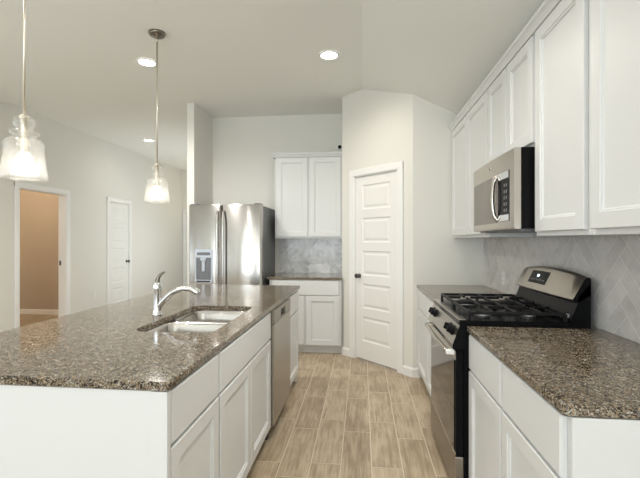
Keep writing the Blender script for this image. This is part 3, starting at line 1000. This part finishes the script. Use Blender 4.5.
for (d_, u) in ((dl, split - .035), (d2, split + .035)):
    bm = B()
    prof_ = []
    for i in range(15):
        k = i / 14
        z = .72 + k * .98
        n = .02 + .04 * min(1, math.sin(math.pi * k) * 3.2)
        prof_.append(ff.p(u, n, z))
    ls = []
    for p in prof_:
        ls.append([p + ff.u * (.013 * math.cos(a_)) + ff.n * (.009 * math.sin(a_)) for a_ in [2 * math.pi * k / 12 for k in range(12)]])
    loft(bm, ls)
    obj('handle', bm, M['steel'], d_)
# ice and water dispenser in the left door
u0, u1, zb, zt2 = .085, .305, .855, 1.245
bm = B()
nf = .014
box(bm, ff, u0, u1, -.01, nf, zt2 - .10, zt2, bev=.004)
box(bm, ff, u0, u0 + .022, -.01, nf, zb, zt2 - .10, bev=.003); box(bm, ff, u1 - .022, u1, -.01, nf, zb, zt2 - .10, bev=.003)
box(bm, ff, u0, u1, -.01, nf + .006, zb - .004, zb + .03, bev=.004)
ds = obj('dispenser', bm, M['panelblue'], dl)
obj('dispenser_recess', B1(ff, u0 + .022, u1 - .022, .008, .0135, zb + .03, zt2 - .10), M['shadowbox'], ds)
bm = B(); box(bm, ff, u0 + .09, u1 - .09, .0136, .024, zb + .13, zt2 - .10, bev=.004)
box(bm, ff, u0 + .075, u1 - .075, .0136, .030, zt2 - .135, zt2 - .101, bev=.004); obj('dispenser_paddle', bm, M['panelblue'], ds)
obj('dispenser_tray', B1(ff, u0 + .03, u1 - .03, .0205, .0285, zb + .006, zb + .022), M['dark'], ds)
bm = B(); box(bm, ff, u0 + .03, u1 - .03, nf, nf + .0012, zt2 - .07, zt2 - .035); obj('dispenser_display', bm, M['bodygrey'], ds)
bm = B(); lathe(bm, ff.p(FWd - .16, .0085, RT - .10), ff.n, [(.014, 0), (.014, .0015), (.011, .002)], 20); obj('badge', bm, M['chrome'], d2)
for u in (.06, FWd - .06):
    bm = B(); box(bm, ff, u - .04, u + .04, -.14, -.03, RT - .014, RT + .012, bev=.004); obj('hinge_cover', bm, M['bodygrey'], t)

# ------------------------------------------------------------------ sink and faucet
sx, sy, sw, sl, sr = SINK
t = thing('kitchen_sink', (sx, sy, .69), 'stainless steel double bowl sink set under the island countertop', 'sink')
bowls = [(sy - sl / 2 + .008, sy - .018), (sy + .018, sy + sl / 2 - .008)]
for (ya, yb) in bowls:
    bm = B()
    cy, ln = (ya + yb) / 2, yb - ya
    wv = sw - .016
    ls = []
    for (ins, z, rr) in ((-.004, CT0 - .0015, .065), (0, CT0 - .006, .06), (.006, CT0 - .08, .055), (.012, .725, .05), (.024, .704, .045), (.05, .697, .03)):
        ls.append([(x, y, z) for x, y in rrect(sx, cy, wv - 2 * ins, ln - 2 * ins, max(.012, rr))])
    rows = loft(bm, ls, False, True)
    for f_ in bm.faces:
        f_.normal_flip() if f_.calc_center_median().z < .7 and f_.normal.z < 0 else None
    o = obj('bowl', bm, M['sink'], t)
    md = o.modifiers.new('sheet', 'SOLIDIFY'); md.thickness = .0015; md.offset = -1
    bm = B(); lathe(bm, (sx, cy, .6985), (0, 0, 1), [(.055, 0), (.052, .003), (.040, .003), (.034, -.0005 + .001)], 24); dn = obj('drain', bm, M['chrome'], o)
bm = B()
box(bm, W, sx - sw / 2 + .012, sx + sw / 2 - .012, sy - .021, sy + .021, CT0 - .012, CT0 - .005, bev=.003)
obj('divider', bm, M['sink'], t)
bm = B()
hp = rrect(sx, sy, sw + .03, sl + .03, .08); hi_ = rrect(sx, sy, sw - .012, sl - .012, .068)
ls = [[(x, y, CT0 - .0018) for x, y in hp], [(x, y, CT0 - .0012) for x, y in hi_]]
loft(bm, ls, False, False, smooth=False)
obj('rim', bm, M['sink'], t)

fx, fy = -1.198, 2.265
t = thing('kitchen_faucet', (fx, fy, CT1), 'chrome pull out kitchen faucet standing behind the island sink', 'faucet')
bm = B(); lathe(bm, (fx, fy, CT1 + .0005), (0, 0, 1), [(.030, 0), (.030, .004), (.026, .010), (.0235, .03), (.0235, .145), (.0245, .150), (.0245, .175), (.020, .190), (.012, .195)], 24)
obj('body', bm, M['chrome'], t)
sp = spline([(fx + .012, fy, CT1 + .055), (fx + .045, fy, CT1 + .092), (fx + .095, fy, CT1 + .135), (fx + .15, fy, CT1 + .156), (fx + .19, fy, CT1 + .157)], 8)
bm = B(); tube(bm, sp, [.018 - .003 * i / (len(sp) - 1) for i in range(len(sp))], 16); obj('spout', bm, M['chrome'], t)
bm = B()
sh = spline([(fx + .186, fy, CT1 + .1575), (fx + .214, fy, CT1 + .154), (fx + .236, fy, CT1 + .142), (fx + .243, fy, CT1 + .126)], 5)
rr = [.0155, .0165, .018, .019, .020, .0205, .021, .021, .021, .0215, .0215, .0215, .021, .0205, .02, .0195]
tube(bm, sh, rr[:len(sh)], 16); obj('spray_head', bm, M['chrome'], t)
bm = B()
hs_ = spline([(fx, fy, CT1 + .185), (fx + .004, fy, CT1 + .212), (fx + .018, fy, CT1 + .236), (fx + .045, fy, CT1 + .254)], 6)
tube(bm, hs_, [.016, .0155, .015, .0145, .0135, .0125, .0115, .011, .0105, .010, .0095, .009, .0085, .008, .0075, .007, .0065, .006, .006][:len(hs_)], 14)
obj('lever', bm, M['nickel'], t)

# ------------------------------------------------------------------ pendant lamps
def pendant(x, y, zb, label):
    t = thing('pendant_lamp', (x, y, H), label, 'pendant lamp', 'glass pendants over the island')
    bm = B(); lathe(bm, (x, y, H), (0, 0, -1), [(.066, .0005), (.066, .014), (.055, .026), (.014, .030), (.010, .05), (.006, .055)], 28); obj('canopy', bm, M['nickel'], t)
    bm = B()
    zt = zb + .325
    tube(bm, [(x, y, H - .05), (x, y, zt - .01)], .0055, 10); 
    lathe(bm, (x, y, H - .075), (0, 0, 1), [(.004, 0), (.011, .006), (.011, .018), (.004, .024)], 12)
    obj('rod', bm, M['rod'], t)
    bm = B(); lathe(bm, (x, y, zt - .012), (0, 0, -1), [(.010, -.012), (.022, -.004), (.024, .004), (.016, .012), (.016, .10), (.018, .16), (.020, .19), (.014, .20)], 16); obj('socket', bm, M['rod'], t)
    bm = B()
    pr_ = [(.024, .318), (.036, .312), (.048, .298), (.051, .285), (.048, .270), (.038, .258), (.040, .250), (.062, .240), (.068, .232), (.064, .224), (.050, .218), (.056, .206),
           (.078, .196), (.088, .184), (.090, .170), (.087, .156), (.090, .12), (.096, .07), (.103, .025), (.107, 0)]
    pr_ = [(r_ * .94, h_) for r_, h_ in pr_]
    lathe(bm, (x, y, zb), (0, 0, 1), pr_, 96, False, False, 32, .010)
    o = obj('glass_shade', bm, M['glass'], t)
    md = o.modifiers.new('sheet', 'SOLIDIFY'); md.thickness = .003; md.offset = 0
    bm = B()
    lathe(bm, (x, y, zb + .152), (0, 0, -1), [(.011, -.003), (.014, .010), (.030, .034), (.038, .056), (.032, .082), (.014, .094)], 20); obj('bulb', bm, M['bulb'], t)
    if PW['pendant']:
        l = bpy.data.lights.new('pendant_lamp_light', 'POINT'); l.energy = PW['pendant']; l.color = (1.0, .95, .87); l.shadow_soft_size = .06
        o = bpy.data.objects.new('pendant_lamp_light', l); o.location = (0, 0, zb + .06 - H); o.parent = t; COL.objects.link(o)
    return t
pendant(-1.665, 1.84, 1.652, 'clear ribbed glass pendant lamp over the near end of the island')
pendant(-1.668, 3.15, 1.658, 'clear ribbed glass pendant lamp over the far half of the island')

# ------------------------------------------------------------------ recessed ceiling lights
def downlight(x, y, z, label, watts, tilt=0.0, warm=(1.0, .965, .915)):
    t = thing('recessed_light', (x, y, z), label, 'ceiling light', 'recessed ceiling lights')
    t.rotation_euler = (0, tilt, 0)
    bm = B()
    lathe(bm, (x, y, z), (0, 0, -1), [(.098, .0005), (.096, .008), (.078, .010), (.072, .004)], 32, False, False)
    obj('trim_ring', bm, M['white'], t)
    bm = B(); lathe(bm, (x, y, z), (0, 0, -1), [(.074, .0008), (.074, .0045), (.05, .006)], 32); obj('lens', bm, M['lamp'], t)
    l = bpy.data.lights.new('recessed_lamp', 'SPOT'); l.energy = watts; l.color = warm
    l.spot_size = R(165); l.spot_blend = .9; l.shadow_soft_size = .07
    o = bpy.data.objects.new('recessed_lamp', l); o.location = (0, 0, -.012); o.parent = t
    COL.objects.link(o)
downlight(-2.04, 3.66, H, 'round recessed light beyond the far pendant, left of the kitchen', PW['kit_left'])
downlight(-.30, 3.69, H, 'round recessed light in the kitchen ceiling near the slope', PW['kit'], warm=(1.0, .93, .82))
downlight(-3.70, 6.70, H + .045, 'small distant recessed light in the hall ceiling', PW['hall_can'])
downlight(.30, 1.9, H - SL * .30, 'recessed light in the sloping ceiling over the aisle', PW['aisle'], math.atan(SL), warm=(1.0, .945, .86))  # added out of view, tilted to brighten the island doors
for (x, y, lb) in ((-2.04, 1.20, 'recessed light above the near end of the island'),
                   (-.30, -1.40, 'recessed light behind the camera on the kitchen side'), (-2.04, -1.40, 'recessed light behind the camera on the left side')):
    downlight(x, y, H, lb, PW['near'])  # extra fixtures added outside the frame for more downward light
def sidelamp(name, loc, watts, col):
    l = bpy.data.lights.new(name, 'POINT'); l.energy = watts; l.color = col; l.shadow_soft_size = .12
    o = bpy.data.objects.new(name, l); o.location = loc; COL.objects.link(o)
sidelamp('side_room_lamp', (-5.9, 5.4, 2.6), 36, (1.0, .80, .58))
sidelamp('hall_end_lamp', (-3.5, 9.3, 2.3), PW['end'], (1.0, .78, .52))

# white low cabinet in the side room
t = thing('low_cabinet', (-6.5, 6.5, 0), 'white low cabinet seen through the open doorway', 'cabinet')
obj('body', B1(W, -6.90, -6.29, 6.20, 6.784, 0, .92, bev=.004), M['white'], t)
obj('top', B1(W, -6.92, -6.27, 6.18, 6.784, .9205, .95, bev=.004), M['white'], t)
